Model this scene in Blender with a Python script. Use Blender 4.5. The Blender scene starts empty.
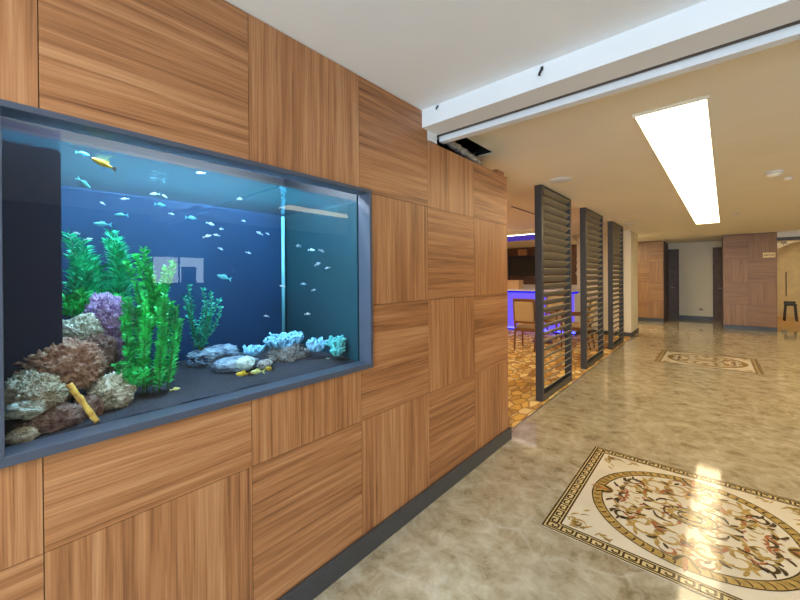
import bpy, bmesh, math, random
from mathutils import Vector, Matrix, noise
from math import sin, cos, pi, radians, sqrt, atan2

C = bpy.context.scene
COL = C.collection
rnd = random.Random(7)

# ------------------------------------------------------------------ camera
F_PX, YAW, PITCH, ROLL = 363.448, 0.7266, -0.0038, -0.0078
CAM = Vector((1.376, -3.106, 1.4527))
fw = Vector((-sin(YAW)*cos(PITCH), cos(YAW)*cos(PITCH), sin(PITCH)))
rt = Vector((cos(YAW), sin(YAW), 0)); up = rt.cross(fw)
r2 = rt*cos(ROLL)+up*sin(ROLL); u2 = up*cos(ROLL)-rt*sin(ROLL)
cd = bpy.data.cameras.new('camera'); cam = bpy.data.objects.new('camera', cd); COL.objects.link(cam)
cam.matrix_world = Matrix(((r2.x, u2.x, -fw.x, CAM.x), (r2.y, u2.y, -fw.y, CAM.y), (r2.z, u2.z, -fw.z, CAM.z), (0, 0, 0, 1)))
cd.sensor_width = 36.0; cd.lens = F_PX/800*36.0
cd.shift_x = (400-391.309)/800; cd.shift_y = (278.316-300)/800
cd.clip_start = 0.05
C.camera = cam

# ------------------------------------------------------------------ world, exposure, daylight
w = bpy.data.worlds.new('world'); C.world = w; w.use_nodes = True
wb = w.node_tree.nodes['Background']; wb.inputs[0].default_value = (0.75, 0.86, 1.0, 1); wb.inputs[1].default_value = 1.2
C.view_settings.view_transform = 'Standard'; C.view_settings.look = 'None'
C.view_settings.exposure = 0.10; C.view_settings.gamma = 1.0; C.view_settings.use_curve_mapping = False


def area_light(name, loc, rot, sx, sy, power, color):
    l = bpy.data.lights.new(name, 'AREA'); l.shape = 'RECTANGLE'; l.size = sx; l.size_y = sy
    l.energy = power; l.color = color
    o = bpy.data.objects.new(name, l); o.location = loc; o.rotation_euler = rot; COL.objects.link(o)
    return o


DAY_POWER = 230
PANEL_STRENGTH = 9.2          # warm ceiling panels of the corridor
FRONT_FILL_STRENGTH = 18.0    # added cool fill panel, unseen, behind the camera
TANK_LED = 135.0
BLUE_LED = 12.0
OFFICE_STRENGTH = 9.0
PASSAGE_FILL_STRENGTH = 24.0
area_light('daylight_entrance', (2.0, -6.9, 1.33), (radians(90), 0, 0), 2.7, 2.1, DAY_POWER, (0.58, 0.79, 1.0))

# ------------------------------------------------------------------ helpers


class MB:
    """collects verts, faces and uvs of one mesh"""
    def __init__(s): s.v = []; s.f = []; s.uv = {}; s.sm = []

    def face(s, pts, uv=None, smooth=False):
        b = len(s.v); s.v += [tuple(p) for p in pts]; s.f.append(tuple(range(b, b+len(pts)))); s.sm.append(smooth)
        if uv: s.uv[len(s.f)-1] = uv

    def box(s, x0, x1, y0, y1, z0, z1, M=None):
        c = [(x0, y0, z0), (x1, y0, z0), (x1, y1, z0), (x0, y1, z0), (x0, y0, z1), (x1, y0, z1), (x1, y1, z1), (x0, y1, z1)]
        if M is not None: c = [tuple(M @ Vector(p)) for p in c]
        b = len(s.v); s.v += c
        for q in ((0, 3, 2, 1), (4, 5, 6, 7), (0, 1, 5, 4), (1, 2, 6, 5), (2, 3, 7, 6), (3, 0, 4, 7)):
            s.f.append(tuple(b+i for i in q)); s.sm.append(False)
        return s

    def tube(s, pts, r, n=8, cap=True, smooth=True):
        pts = [Vector(p) for p in pts]; rr = r if isinstance(r, (list, tuple)) else [r]*len(pts)
        b = len(s.v); prev = None
        for i, p in enumerate(pts):
            t = (pts[min(i+1, len(pts)-1)]-pts[max(i-1, 0)]).normalized()
            if prev is None: prev = t.orthogonal().normalized()
            a = (prev-t*prev.dot(t)); a = a.normalized() if a.length > 1e-6 else t.orthogonal().normalized()
            c = t.cross(a); prev = a
            for k in range(n):
                q = 2*pi*k/n; s.v.append(tuple(p+(a*cos(q)+c*sin(q))*rr[i]))
        for i in range(len(pts)-1):
            for k in range(n):
                k2 = (k+1) % n
                s.f.append((b+i*n+k, b+i*n+k2, b+(i+1)*n+k2, b+(i+1)*n+k)); s.sm.append(smooth)
        if cap:
            s.f.append(tuple(b+k for k in reversed(range(n)))); s.sm.append(False)
            s.f.append(tuple(b+(len(pts)-1)*n+k for k in range(n))); s.sm.append(False)
        return s

    def lathe(s, prof, c=(0, 0, 0), n=24, smooth=True):
        b = len(s.v)
        for (r, z) in prof:
            for k in range(n):
                q = 2*pi*k/n; s.v.append((c[0]+r*cos(q), c[1]+r*sin(q), c[2]+z))
        for i in range(len(prof)-1):
            for k in range(n):
                k2 = (k+1) % n
                s.f.append((b+i*n+k, b+i*n+k2, b+(i+1)*n+k2, b+(i+1)*n+k)); s.sm.append(smooth)
        s.f.append(tuple(b+k for k in reversed(range(n)))); s.sm.append(False)
        s.f.append(tuple(b+(len(prof)-1)*n+k for k in range(n))); s.sm.append(False)
        return s

    def prism(s, poly, z0, z1):
        """poly: xy outline (ccw), extruded in z"""
        b = len(s.v); n = len(poly)
        s.v += [(p[0], p[1], z0) for p in poly]+[(p[0], p[1], z1) for p in poly]
        s.f.append(tuple(b+i for i in reversed(range(n)))); s.f.append(tuple(b+n+i for i in range(n))); s.sm += [False, False]
        for i in range(n):
            j = (i+1) % n; s.f.append((b+i, b+j, b+n+j, b+n+i)); s.sm.append(False)
        return s

    def ribbon(s, pts, wd, z):
        """flat ribbon in the plane z; wd width or list"""
        n = len(pts); ws = wd if isinstance(wd, (list, tuple)) else [wd]*n
        b = len(s.v)
        for i in range(n):
            p = Vector(pts[i][:2]); t = Vector(pts[min(i+1, n-1)][:2])-Vector(pts[max(i-1, 0)][:2])
            t = t.normalized() if t.length > 1e-9 else Vector((1, 0)); nn = Vector((-t.y, t.x))*ws[i]/2
            s.v.append((p.x+nn.x, p.y+nn.y, z)); s.v.append((p.x-nn.x, p.y-nn.y, z))
        for i in range(n-1):
            s.f.append((b+2*i+1, b+2*i+3, b+2*i+2, b+2*i)); s.sm.append(False)
        return s

    def build(s, name, mat, parent=None, loc=None, at=None, bevel=0, solid=0):
        me = bpy.data.meshes.new(name)
        vs = s.v if at is None else [(p[0]-at[0], p[1]-at[1], p[2]-at[2]) for p in s.v]
        me.from_pydata(vs, [], s.f)
        me.polygons.foreach_set('use_smooth', s.sm)
        if s.uv:
            ul = me.uv_layers.new(name='UVMap')
            for p in me.polygons:
                uv = s.uv.get(p.index)
                for i, li in enumerate(p.loop_indices):
                    ul.data[li].uv = uv[i] if uv else (0.3, 0.3)
        me.update(); me.materials.append(mat)
        o = bpy.data.objects.new(name, me); COL.objects.link(o)
        if parent is not None: o.parent = parent
        if loc is not None: o.location = loc
        if bevel:
            m = o.modifiers.new('b', 'BEVEL'); m.width = bevel; m.segments = 2; m.limit_method = 'ANGLE'
        return o


def tag(o, label=None, cat=None, group=None, kind=None):
    if label: o['label'] = label
    if cat: o['category'] = cat
    if group: o['group'] = group
    if kind: o['kind'] = kind
    return o


def thing(name, label, cat, loc=(0, 0, 0), rz=0, group=None):
    o = bpy.data.objects.new(name, None); COL.objects.link(o); o.location = loc; o.rotation_euler = (0, 0, rz)
    o.empty_display_size = 0.1
    return tag(o, label, cat, group)


def dup(root, loc, rz=0, label=None, group=None):
    r = root.copy(); COL.objects.link(r); r.location = loc; r.rotation_euler = (0, 0, rz)
    if label: r['label'] = label
    if group: r['group'] = group
    for ch in list(root.children):
        c = ch.copy(); COL.objects.link(c); c.parent = r
        for g in ch.children:
            d = g.copy(); COL.objects.link(d); d.parent = c
    return r


def struct(name, mb, mat, **k):
    o = mb.build(name, mat, **k); o['kind'] = 'structure'; return o


# ------------------------------------------------------------------ materials
def mat(name):
    m = bpy.data.materials.new(name); m.use_nodes = True
    nt = m.node_tree; b = nt.nodes['Principled BSDF']
    return m, nt, b


def nd(nt, t, **k):
    n = nt.nodes.new(t)
    for a, v in k.items():
        if a in n.inputs: n.inputs[a].default_value = v
        else: setattr(n, a, v)
    return n


def ramp(nt, stops, fac=None):
    n = nt.nodes.new('ShaderNodeValToRGB'); cr = n.color_ramp
    while len(cr.elements) < len(stops): cr.elements.new(0.5)
    for e, (p, c) in zip(cr.elements, stops):
        e.position = p; e.color = (*c, 1)
    if fac is not None: nt.links.new(fac, n.inputs[0])
    return n


def plain(name, col, rough=0.6, metal=0.0, var=0.06, scale=12.0, spec=0.5, bump=0.0, sheen=0):
    m, nt, b = mat(name)
    tc = nd(nt, 'ShaderNodeTexCoord'); nz = nd(nt, 'ShaderNodeTexNoise', Scale=scale, Detail=4.0)
    nt.links.new(tc.outputs['Object'], nz.inputs['Vector'])
    lo = tuple(max(0, c*(1-var)) for c in col); hi = tuple(min(1, c*(1+var)) for c in col)
    r = ramp(nt, [(0.3, lo), (0.7, hi)], nz.outputs['Fac'])
    nt.links.new(r.outputs[0], b.inputs['Base Color'])
    b.inputs['Roughness'].default_value = rough; b.inputs['Metallic'].default_value = metal
    b.inputs['Specular IOR Level'].default_value = spec
    if bump:
        bp = nd(nt, 'ShaderNodeBump', Strength=bump, Distance=0.01)
        nt.links.new(nz.outputs['Fac'], bp.inputs['Height']); nt.links.new(bp.outputs[0], b.inputs['Normal'])
    return m


def emit(name, col, st):
    m = bpy.data.materials.new(name); m.use_nodes = True; nt = m.node_tree; nt.nodes.clear()
    o = nd(nt, 'ShaderNodeOutputMaterial'); e = nd(nt, 'ShaderNodeEmission')
    e.inputs[0].default_value = (*col, 1); e.inputs[1].default_value = st
    nt.links.new(e.outputs[0], o.inputs[0]); return m


def wood_uv(name, dark, mid, light, rough=0.38):
    """wood veneer; the grain runs along u"""
    m, nt, b = mat(name)
    uv = nd(nt, 'ShaderNodeUVMap')
    mp = nd(nt, 'ShaderNodeMapping'); mp.inputs['Scale'].default_value = (1.1, 38, 1)
    nt.links.new(uv.outputs[0], mp.inputs[0])
    n1 = nd(nt, 'ShaderNodeTexNoise', Scale=1.0, Detail=6.0, Roughness=0.62, Distortion=0.25)
    nt.links.new(mp.outputs[0], n1.inputs['Vector'])
    mp2 = nd(nt, 'ShaderNodeMapping'); mp2.inputs['Scale'].default_value = (3.0, 200, 1)
    nt.links.new(uv.outputs[0], mp2.inputs[0])
    n2 = nd(nt, 'ShaderNodeTexNoise', Scale=1.0, Detail=3.0)
    nt.links.new(mp2.outputs[0], n2.inputs['Vector'])
    mp3 = nd(nt, 'ShaderNodeMapping'); mp3.inputs['Scale'].default_value = (0.35, 6, 1)
    nt.links.new(uv.outputs[0], mp3.inputs[0])
    n3 = nd(nt, 'ShaderNodeTexNoise', Scale=1.0, Detail=2.0, Distortion=0.6)
    nt.links.new(mp3.outputs[0], n3.inputs['Vector'])
    a1 = nd(nt, 'ShaderNodeMath', operation='MULTIPLY_ADD'); a1.inputs[1].default_value = 0.45
    nt.links.new(n2.outputs['Fac'], a1.inputs[0]); nt.links.new(n1.outputs['Fac'], a1.inputs[2])
    a2 = nd(nt, 'ShaderNodeMath', operation='MULTIPLY_ADD'); a2.inputs[1].default_value = 0.55
    nt.links.new(n3.outputs['Fac'], a2.inputs[0]); nt.links.new(a1.outputs[0], a2.inputs[2])
    r = ramp(nt, [(0.70, dark), (0.95, mid), (1.22, light)], None)
    dv = nd(nt, 'ShaderNodeMath', operation='MULTIPLY'); dv.inputs[1].default_value = 0.8
    nt.links.new(a2.outputs[0], dv.inputs[0]); nt.links.new(dv.outputs[0], r.inputs[0])
    for e, p in zip(r.color_ramp.elements, (0.58, 0.78, 0.98)): e.position = p
    mp4 = nd(nt, 'ShaderNodeMapping'); mp4.inputs['Scale'].default_value = (1.6, 62, 1); mp4.inputs['Location'].default_value = (5, 3, 0)
    nt.links.new(uv.outputs[0], mp4.inputs[0])
    n4 = nd(nt, 'ShaderNodeTexNoise', Scale=1.0, Detail=4.0, Roughness=0.7); nt.links.new(mp4.outputs[0], n4.inputs['Vector'])
    st = ramp(nt, [(0.56, (1, 1, 1)), (0.70, (0.48, 0.42, 0.38))], n4.outputs['Fac'])
    ms = nd(nt, 'ShaderNodeMixRGB', blend_type='MULTIPLY'); ms.inputs[0].default_value = 0.65
    nt.links.new(r.outputs[0], ms.inputs[1]); nt.links.new(st.outputs[0], ms.inputs[2])
    nt.links.new(ms.outputs[0], b.inputs['Base Color'])
    b.inputs['Roughness'].default_value = rough
    bp = nd(nt, 'ShaderNodeBump', Strength=0.06, Distance=0.004)
    nt.links.new(a1.outputs[0], bp.inputs['Height']); nt.links.new(bp.outputs[0], b.inputs['Normal'])
    return m


def marble(name):
    m, nt, b = mat(name)
    tc = nd(nt, 'ShaderNodeTexCoord')
    n0 = nd(nt, 'ShaderNodeTexNoise', Scale=1.6, Detail=6.0, Roughness=0.6)
    nt.links.new(tc.outputs['Object'], n0.inputs['Vector'])
    mx = nd(nt, 'ShaderNodeMixRGB', blend_type='ADD'); mx.inputs[0].default_value = 0.35
    nt.links.new(tc.outputs['Object'], mx.inputs[1]); nt.links.new(n0.outputs['Color'], mx.inputs[2])
    n1 = nd(nt, 'ShaderNodeTexNoise', Scale=8.0, Detail=12.0, Roughness=0.70, Distortion=0.2)
    nt.links.new(mx.outputs[0], n1.inputs['Vector'])
    r1 = ramp(nt, [(0.31, (0.205, 0.155, 0.085)), (0.43, (0.35, 0.295, 0.19)), (0.54, (0.44, 0.385, 0.27)), (0.70, (0.56, 0.50, 0.37))], n1.outputs['Fac'])
    # fine crystalline veins
    v = nd(nt, 'ShaderNodeTexVoronoi', feature='DISTANCE_TO_EDGE', Scale=3.2)
    nt.links.new(mx.outputs[0], v.inputs['Vector'])
    r2_ = ramp(nt, [(0.0, (1, 1, 1)), (0.02, (0.35, 0.35, 0.35)), (0.07, (0, 0, 0))], v.outputs['Distance'])
    n2 = nd(nt, 'ShaderNodeTexNoise', Scale=2.3, Detail=3.0); nt.links.new(tc.outputs['Object'], n2.inputs['Vector'])
    r3 = ramp(nt, [(0.45, (0, 0, 0)), (0.7, (0.5, 0.5, 0.5))], n2.outputs['Fac'])
    ml = nd(nt, 'ShaderNodeMixRGB', blend_type='MULTIPLY'); ml.inputs[0].default_value = 1
    nt.links.new(r2_.outputs[0], ml.inputs[1]); nt.links.new(r3.outputs[0], ml.inputs[2])
    mix = nd(nt, 'ShaderNodeMixRGB'); mix.inputs[2].default_value = (0.66, 0.62, 0.53, 1)
    nt.links.new(ml.outputs[0], mix.inputs[0]); nt.links.new(r1.outputs[0], mix.inputs[1])
    # tile joints 0.8 m
    sp = nd(nt, 'ShaderNodeSeparateXYZ'); nt.links.new(tc.outputs['Object'], sp.inputs[0])
    outs = []
    for ax, off in (('X', 0.2), ('Y', 0.35)):
        ad = nd(nt, 'ShaderNodeMath', operation='ADD'); ad.inputs[1].default_value = 80+off
        nt.links.new(sp.outputs[ax], ad.inputs[0])
        md = nd(nt, 'ShaderNodeMath', operation='MODULO'); md.inputs[1].default_value = 0.8
        nt.links.new(ad.outputs[0], md.inputs[0])
        lt = nd(nt, 'ShaderNodeMath', operation='LESS_THAN'); lt.inputs[1].default_value = 0.0025
        nt.links.new(md.outputs[0], lt.inputs[0]); outs.append(lt)
    mxx = nd(nt, 'ShaderNodeMath', operation='MAXIMUM'); nt.links.new(outs[0].outputs[0], mxx.inputs[0]); nt.links.new(outs[1].outputs[0], mxx.inputs[1])
    sc = nd(nt, 'ShaderNodeMath', operation='MULTIPLY'); sc.inputs[1].default_value = 0.12; nt.links.new(mxx.outputs[0], sc.inputs[0])
    mj = nd(nt, 'ShaderNodeMixRGB'); mj.inputs[2].default_value = (0.25, 0.22, 0.16, 1)
    nt.links.new(sc.outputs[0], mj.inputs[0]); nt.links.new(mix.outputs[0], mj.inputs[1])
    nt.links.new(mj.outputs[0], b.inputs['Base Color'])
    b.inputs['Roughness'].default_value = 0.07
    b.inputs['Specular IOR Level'].default_value = 0.55
    return m


def carpet_mat(name):
    m, nt, b = mat(name)
    tc = nd(nt, 'ShaderNodeTexCoord')
    mp = nd(nt, 'ShaderNodeMapping'); mp.inputs['Scale'].default_value = (11.0, 5.0, 5); mp.inputs['Rotation'].default_value = (0, 0, 0.6)
    nt.links.new(tc.outputs['Object'], mp.inputs[0])
    v = nd(nt, 'ShaderNodeTexVoronoi', Scale=1.0, Randomness=0.75); nt.links.new(mp.outputs[0], v.inputs['Vector'])
    ve = nd(nt, 'ShaderNodeTexVoronoi', feature='DISTANCE_TO_EDGE', Scale=1.0, Randomness=0.75); nt.links.new(mp.outputs[0], ve.inputs['Vector'])
    sx = nd(nt, 'ShaderNodeSeparateColor'); nt.links.new(v.outputs['Color'], sx.inputs[0])
    r = ramp(nt, [(0.0, (0.34, 0.17, 0.04)), (0.3, (0.66, 0.38, 0.08)), (0.55, (0.78, 0.52, 0.15)), (0.8, (0.84, 0.68, 0.34)), (1.0, (0.46, 0.25, 0.06))], sx.outputs[0])
    re = ramp(nt, [(0.0, (0.9, 0.9, 0.9)), (0.13, (0, 0, 0))], ve.outputs['Distance'])
    mx = nd(nt, 'ShaderNodeMixRGB'); mx.inputs[2].default_value = (0.24, 0.11, 0.04, 1)
    nt.links.new(re.outputs[0], mx.inputs[0]); nt.links.new(r.outputs[0], mx.inputs[1])
    nt.links.new(mx.outputs[0], b.inputs['Base Color']); b.inputs['Roughness'].default_value = 0.95
    nz = nd(nt, 'ShaderNodeTexNoise', Scale=400.0); nt.links.new(tc.outputs['Object'], nz.inputs['Vector'])
    bp = nd(nt, 'ShaderNodeBump', Strength=0.3, Distance=0.004); nt.links.new(nz.outputs['Fac'], bp.inputs['Height']); nt.links.new(bp.outputs[0], b.inputs['Normal'])
    return m


def glass_mat(name, tint=(1, 1, 1), ior=1.45):
    """thin clear pane: sees straight through, mirrors by angle"""
    m = bpy.data.materials.new(name); m.use_nodes = True; nt = m.node_tree; nt.nodes.clear()
    o = nd(nt, 'ShaderNodeOutputMaterial'); t = nd(nt, 'ShaderNodeBsdfTransparent'); g = nd(nt, 'ShaderNodeBsdfGlossy')
    t.inputs[0].default_value = (*tint, 1); g.inputs['Roughness'].default_value = 0.0
    f = nd(nt, 'ShaderNodeFresnel'); f.inputs[0].default_value = ior
    ge = nd(nt, 'ShaderNodeNewGeometry'); iv = nd(nt, 'ShaderNodeMath', operation='SUBTRACT'); iv.inputs[0].default_value = 1.0
    nt.links.new(ge.outputs['Backfacing'], iv.inputs[1])
    m1 = nd(nt, 'ShaderNodeMath', operation='MULTIPLY'); nt.links.new(f.outputs[0], m1.inputs[0]); nt.links.new(iv.outputs[0], m1.inputs[1])
    m2 = nd(nt, 'ShaderNodeMath', operation='MULTIPLY'); m2.use_clamp = True; m2.inputs[1].default_value = 1.1
    nt.links.new(m1.outputs[0], m2.inputs[0])
    mx = nd(nt, 'ShaderNodeMixShader'); nt.links.new(m2.outputs[0], mx.inputs[0]); nt.links.new(t.outputs[0], mx.inputs[1]); nt.links.new(g.outputs[0], mx.inputs[2])
    nt.links.new(mx.outputs[0], o.inputs[0]); return m


def water_mat(name):
    m = bpy.data.materials.new(name); m.use_nodes = True; nt = m.node_tree; nt.nodes.clear()
    o = nd(nt, 'ShaderNodeOutputMaterial'); t = nd(nt, 'ShaderNodeBsdfTransparent')
    t.inputs[0].default_value = (1, 1, 1, 1)
    va = nd(nt, 'ShaderNodeVolumeAbsorption'); va.inputs[0].default_value = (0.25, 0.72, 0.95, 1); va.inputs[1].default_value = 0.45
    nt.links.new(t.outputs[0], o.inputs[0]); nt.links.new(va.outputs[0], o.inputs[1]); return m


def ripple_mat(name):
    m = bpy.data.materials.new(name); m.use_nodes = True; nt = m.node_tree; nt.nodes.clear()
    o = nd(nt, 'ShaderNodeOutputMaterial'); t = nd(nt, 'ShaderNodeBsdfTransparent'); g = nd(nt, 'ShaderNodeBsdfGlossy')
    t.inputs[0].default_value = (0.62, 0.86, 1, 1); g.inputs['Roughness'].default_value = 0.08; g.inputs[0].default_value = (0.35, 0.70, 1, 1)
    tc = nd(nt, 'ShaderNodeTexCoord'); nz = nd(nt, 'ShaderNodeTexNoise', Scale=14.0, Detail=3.0)
    nt.links.new(tc.outputs['Object'], nz.inputs['Vector'])
    bp = nd(nt, 'ShaderNodeBump', Strength=0.25, Distance=0.02); nt.links.new(nz.outputs['Fac'], bp.inputs['Height']); nt.links.new(bp.outputs[0], g.inputs['Normal'])
    mx = nd(nt, 'ShaderNodeMixShader'); mx.inputs[0].default_value = 0.5
    nt.links.new(t.outputs[0], mx.inputs[1]); nt.links.new(g.outputs[0], mx.inputs[2])
    tr = nd(nt, 'ShaderNodeBsdfTranslucent'); tr.inputs[0].default_value = (0.05, 0.45, 0.70, 1)
    m3 = nd(nt, 'ShaderNodeMixShader'); m3.inputs[0].default_value = 0.022
    nt.links.new(mx.outputs[0], m3.inputs[1]); nt.links.new(tr.outputs[0], m3.inputs[2])
    nt.links.new(m3.outputs[0], o.inputs[0]); return m


def rock_mat(name, dark, mid, light, scale=22.0):
    m, nt, b = mat(name)
    tc = nd(nt, 'ShaderNodeTexCoord')
    n1 = nd(nt, 'ShaderNodeTexNoise', Scale=scale, Detail=8.0, Roughness=0.7); nt.links.new(tc.outputs['Object'], n1.inputs['Vector'])
    v = nd(nt, 'ShaderNodeTexVoronoi', Scale=scale*2.2); nt.links.new(tc.outputs['Object'], v.inputs['Vector'])
    a = nd(nt, 'ShaderNodeMath', operation='MULTIPLY_ADD'); a.inputs[1].default_value = 0.35
    nt.links.new(v.outputs['Distance'], a.inputs[0]); nt.links.new(n1.outputs['Fac'], a.inputs[2])
    r = ramp(nt, [(0.42, dark), (0.6, mid), (0.82, light)], a.outputs[0])
    nt.links.new(r.outputs[0], b.inputs['Base Color']); b.inputs['Roughness'].default_value = 0.9
    bp = nd(nt, 'ShaderNodeBump', Strength=0.9, Distance=0.02); nt.links.new(a.outputs[0], bp.inputs['Height']); nt.links.new(bp.outputs[0], b.inputs['Normal'])
    return m


M = dict(
    wood=wood_uv('walnut_veneer', (0.17, 0.060, 0.021), (0.41, 0.168, 0.060), (0.57, 0.28, 0.122)),
    wood_red=wood_uv('far_veneer', (0.14, 0.062, 0.018), (0.28, 0.138, 0.046), (0.38, 0.205, 0.078)),
    bar_wood=plain('dark_bar_wood', (0.10, 0.045, 0.03), 0.45, var=0.3, scale=6),
    skirt=plain('charcoal_skirting', (0.055, 0.057, 0.062), 0.4),
    marble=marble('beige_marble'), carpet=carpet_mat('gold_leaf_carpet'),
    white=plain('white_plaster', (0.80, 0.80, 0.80), 0.8, var=0.02, scale=3),
    cream=plain('cream_ceiling_paint', (0.92, 0.86, 0.71), 0.7, var=0.02, scale=3),
    cream_wall=plain('cream_wall_paint', (0.82, 0.76, 0.60), 0.7, var=0.02, scale=3),
    grey_wall=plain('greige_wall_paint', (0.58, 0.54, 0.45), 0.7, var=0.02, scale=3),
    dark_gap=plain('dark_void', (0.02, 0.018, 0.016), 0.9),
    brown_track=plain('brown_track', (0.09, 0.06, 0.04), 0.6),
    screen=plain('charcoal_lacquer', (0.052, 0.051, 0.052), 0.38),
    slat=plain('grey_lacquer_slat', (0.25, 0.225, 0.175), 0.42),
    door=plain('dark_door_veneer', (0.12, 0.07, 0.05), 0.45, var=0.25, scale=8),
    steel=plain('brushed_steel', (0.55, 0.54, 0.5), 0.3, metal=1.0),
    frame=plain('slate_frame', (0.070, 0.082, 0.115), 0.42),
    black=plain('black_plastic', (0.012, 0.012, 0.014), 0.4),
    tank_back=plain('blue_tank_back', (0.0045, 0.042, 0.11), 0.7, var=0.1, scale=3),
    tank_side=plain('teal_tank_side', (0.007, 0.052, 0.070), 0.7, var=0.15, scale=3),
    tank_box=plain('haze_tinted_acrylic', (0.0045, 0.011, 0.042), 0.6),  # blue tint paints the water's scattered glow onto the black box
    sand=plain('dark_gravel', (0.032, 0.028, 0.036), 0.95, var=0.7, scale=160, bump=0.6),
    glass=glass_mat('aquarium_glass'), water=water_mat('water'), ripple=ripple_mat('water_top'),
    clear=glass_mat('door_glass', (0.93, 0.97, 0.94)),
    foil=plain('foil', (0.36, 0.36, 0.37), 0.4, metal=0.6, var=0.5, scale=30, bump=0.6),
    chair_wood=plain('honey_chair_wood', (0.24, 0.105, 0.035), 0.4, var=0.2),
    chair_cloth=plain('tan_chair_cloth', (0.62, 0.47, 0.26), 0.9, var=0.08, scale=60),
    white_lam=plain('white_laminate', (0.78, 0.76, 0.78), 0.4, var=0.02),
    tan=plain('tan_panel', (0.62, 0.42, 0.2), 0.6),
)
PANEL_EMIT = emit('warm_panel_light', (1.0, 0.78, 0.46), PANEL_STRENGTH)
FRONT_FILL_EMIT = emit('front_fill_light', (0.86, 0.93, 1.0), FRONT_FILL_STRENGTH)
BLUE_EMIT = emit('blue_led', (0.03, 0.04, 1.0), BLUE_LED)
WHITE_EMIT = emit('cove_led', (1.0, 0.86, 0.72), 9.0)
TANK_EMIT = emit('tank_led', (0.80, 0.93, 1.0), TANK_LED)

# ------------------------------------------------------------------ setting
ZC = 2.503
FLOOR_Y0, FLOOR_Y1, XL, XR = -7.0, 15.0, -5.5, 5.4
struct('floor', MB().box(-0.06, XR, FLOOR_Y0, FLOOR_Y1, -0.1, 0).box(XL, -0.06, FLOOR_Y0, 0.2, -0.1, 0).box(XL, -0.06, 7.0, FLOOR_Y1, -0.1, 0), M['marble'])
struct('floor_carpet', MB().box(XL, -0.06, 0.2, 7.0, -0.1, 0.004).box(XL, -1.34, 7.0, 9.0, 0, 0.004), M['carpet'])
struct('trim_threshold', MB().box(-0.065, -0.05, 0.2, 7.0, -0.01, 0.006).box(-0.9, -0.05, 0.185, 0.2, -0.01, 0.006), M['steel'])

# ceilings: entrance bay in white, corridor in cream with the open hatch above the panel wall
HX0, HX1, HY0, HY1 = -0.42, -0.025, -0.78, -0.2
struct('ceiling', MB().box(XL, XR, FLOOR_Y0, -1.2, ZC, ZC+0.1), plain('bright_white_ceiling', (0.91, 0.91, 0.91), 0.8, var=0.015, scale=3))
cb = MB()
ZT = ZC+0.012
cb.box(XL, HX0, -1.2, 5.15, ZC, ZT).box(HX1, XR, -1.2, FLOOR_Y1, ZC, ZT)
cb.box(HX0, HX1, -1.2, HY0, ZC, ZT).box(HX0, HX1, HY1, FLOOR_Y1, ZC, ZT).box(XL, HX0, 5.15, FLOOR_Y1, ZC, ZT)
struct('ceiling_corridor', cb, M['cream'])
hv = MB().box(HX0-.05, HX1+.05, HY0-.05, HY1+.05, ZC+0.5, ZC+0.52)
for a in ((HX0-.06, HX0, HY0-.05, HY1+.05), (HX1, HX1+.06, HY0-.05, HY1+.05), (HX0, HX1, HY0-.06, HY0), (HX0, HX1, HY1, HY1+.06)):
    hv.box(*a, ZT, ZC+.5)
struct('ceiling_void', hv, M['dark_gap'])

# dropped beam with the partition track
ZB = 2.392
bm_ = MB().box(0.0, XR, -1.255, -1.09, ZB, ZC).box(-0.35, 0.0, -1.195, -1.09, 2.335, ZC)
struct('trim_beam', bm_, M['white'])
struct('trim_track', MB().box(-0.30, XR, -1.09, -1.035, ZB+0.012, ZC), M['brown_track'])
struct('trim_rail', MB().box(-0.02, XR, -1.035, -0.985, 2.366, ZC), M['white'])

# wood panel wall (x = 0), 0.6 m tiles with turned grain, niche for the aquarium
ZP = 0.1026
TY0, TY1, TZ0, TZ1 = -3.092, -1.720, 0.970, 1.917      # outer size of the aquarium frame


def clip_rects(r, hole):
    y0, y1, z0, z1 = r; a0, a1, b0, b1 = hole
    if a1 <= y0 or a0 >= y1 or b1 <= z0 or b0 >= z1: return [r]
    out = []
    if a0 > y0: out.append((y0, a0, z0, z1))
    if a1 < y1: out.append((a1, y1, z0, z1))
    m0, m1 = max(y0, a0), min(y1, a1)
    if b0 > z0: out.append((m0, m1, z0, b0))
    if b1 < z1: out.append((m0, m1, b1, z1))
    return out


def tiles(mb, ncol, nrow, col0, z0, size, place, top, hole=None, gap=0.0012, thick=0.012, seed=1, parity=0):
    """panel tiles in a wall plane; place(a, z, d) -> xyz with d the stand-out"""
    rn = random.Random(seed)
    for k in range(ncol):
        for r in range(nrow):
            a1 = col0-size*k; a0 = a1-size; b0 = z0+size*r; b1 = min(b0+size, top(k))
            if b1 <= b0+0.02: continue
            vert = (k+r+parity) % 2 == 0
            ou, ov = rn.uniform(0, 40), rn.uniform(0, 40)
            for (y0, y1, w0, w1) in (clip_rects((a0, a1, b0, b1), hole) if hole else [(a0, a1, b0, b1)]):
                e = [y0 > a0+1e-6, y1 < a1-1e-6, w0 > b0+1e-6, w1 < b1-1e-6]
                q0 = y0+(0 if e[0] else gap); q1 = y1-(0 if e[1] else gap); s0 = w0+(0 if e[2] else gap); s1 = w1-(0 if e[3] else gap)
                def uvf(a, z): return ((z+ou, a+ov) if vert else (a+ou, z+ov))
                c = [(q0, s0), (q1, s0), (q1, s1), (q0, s1)]
                mb.face([place(a, z, thick) for a, z in c], [uvf(a, z) for a, z in c])
                for i in range(4):
                    (a, z), (a2, z2) = c[i], c[(i+1) % 4]
                    mb.face([place(a, z, 0), place(a2, z2, 0), place(a2, z2, thick), place(a, z, thick)], [uvf(a, z), uvf(a2, z2), uvf(a2, z2), uvf(a, z)])


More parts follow.
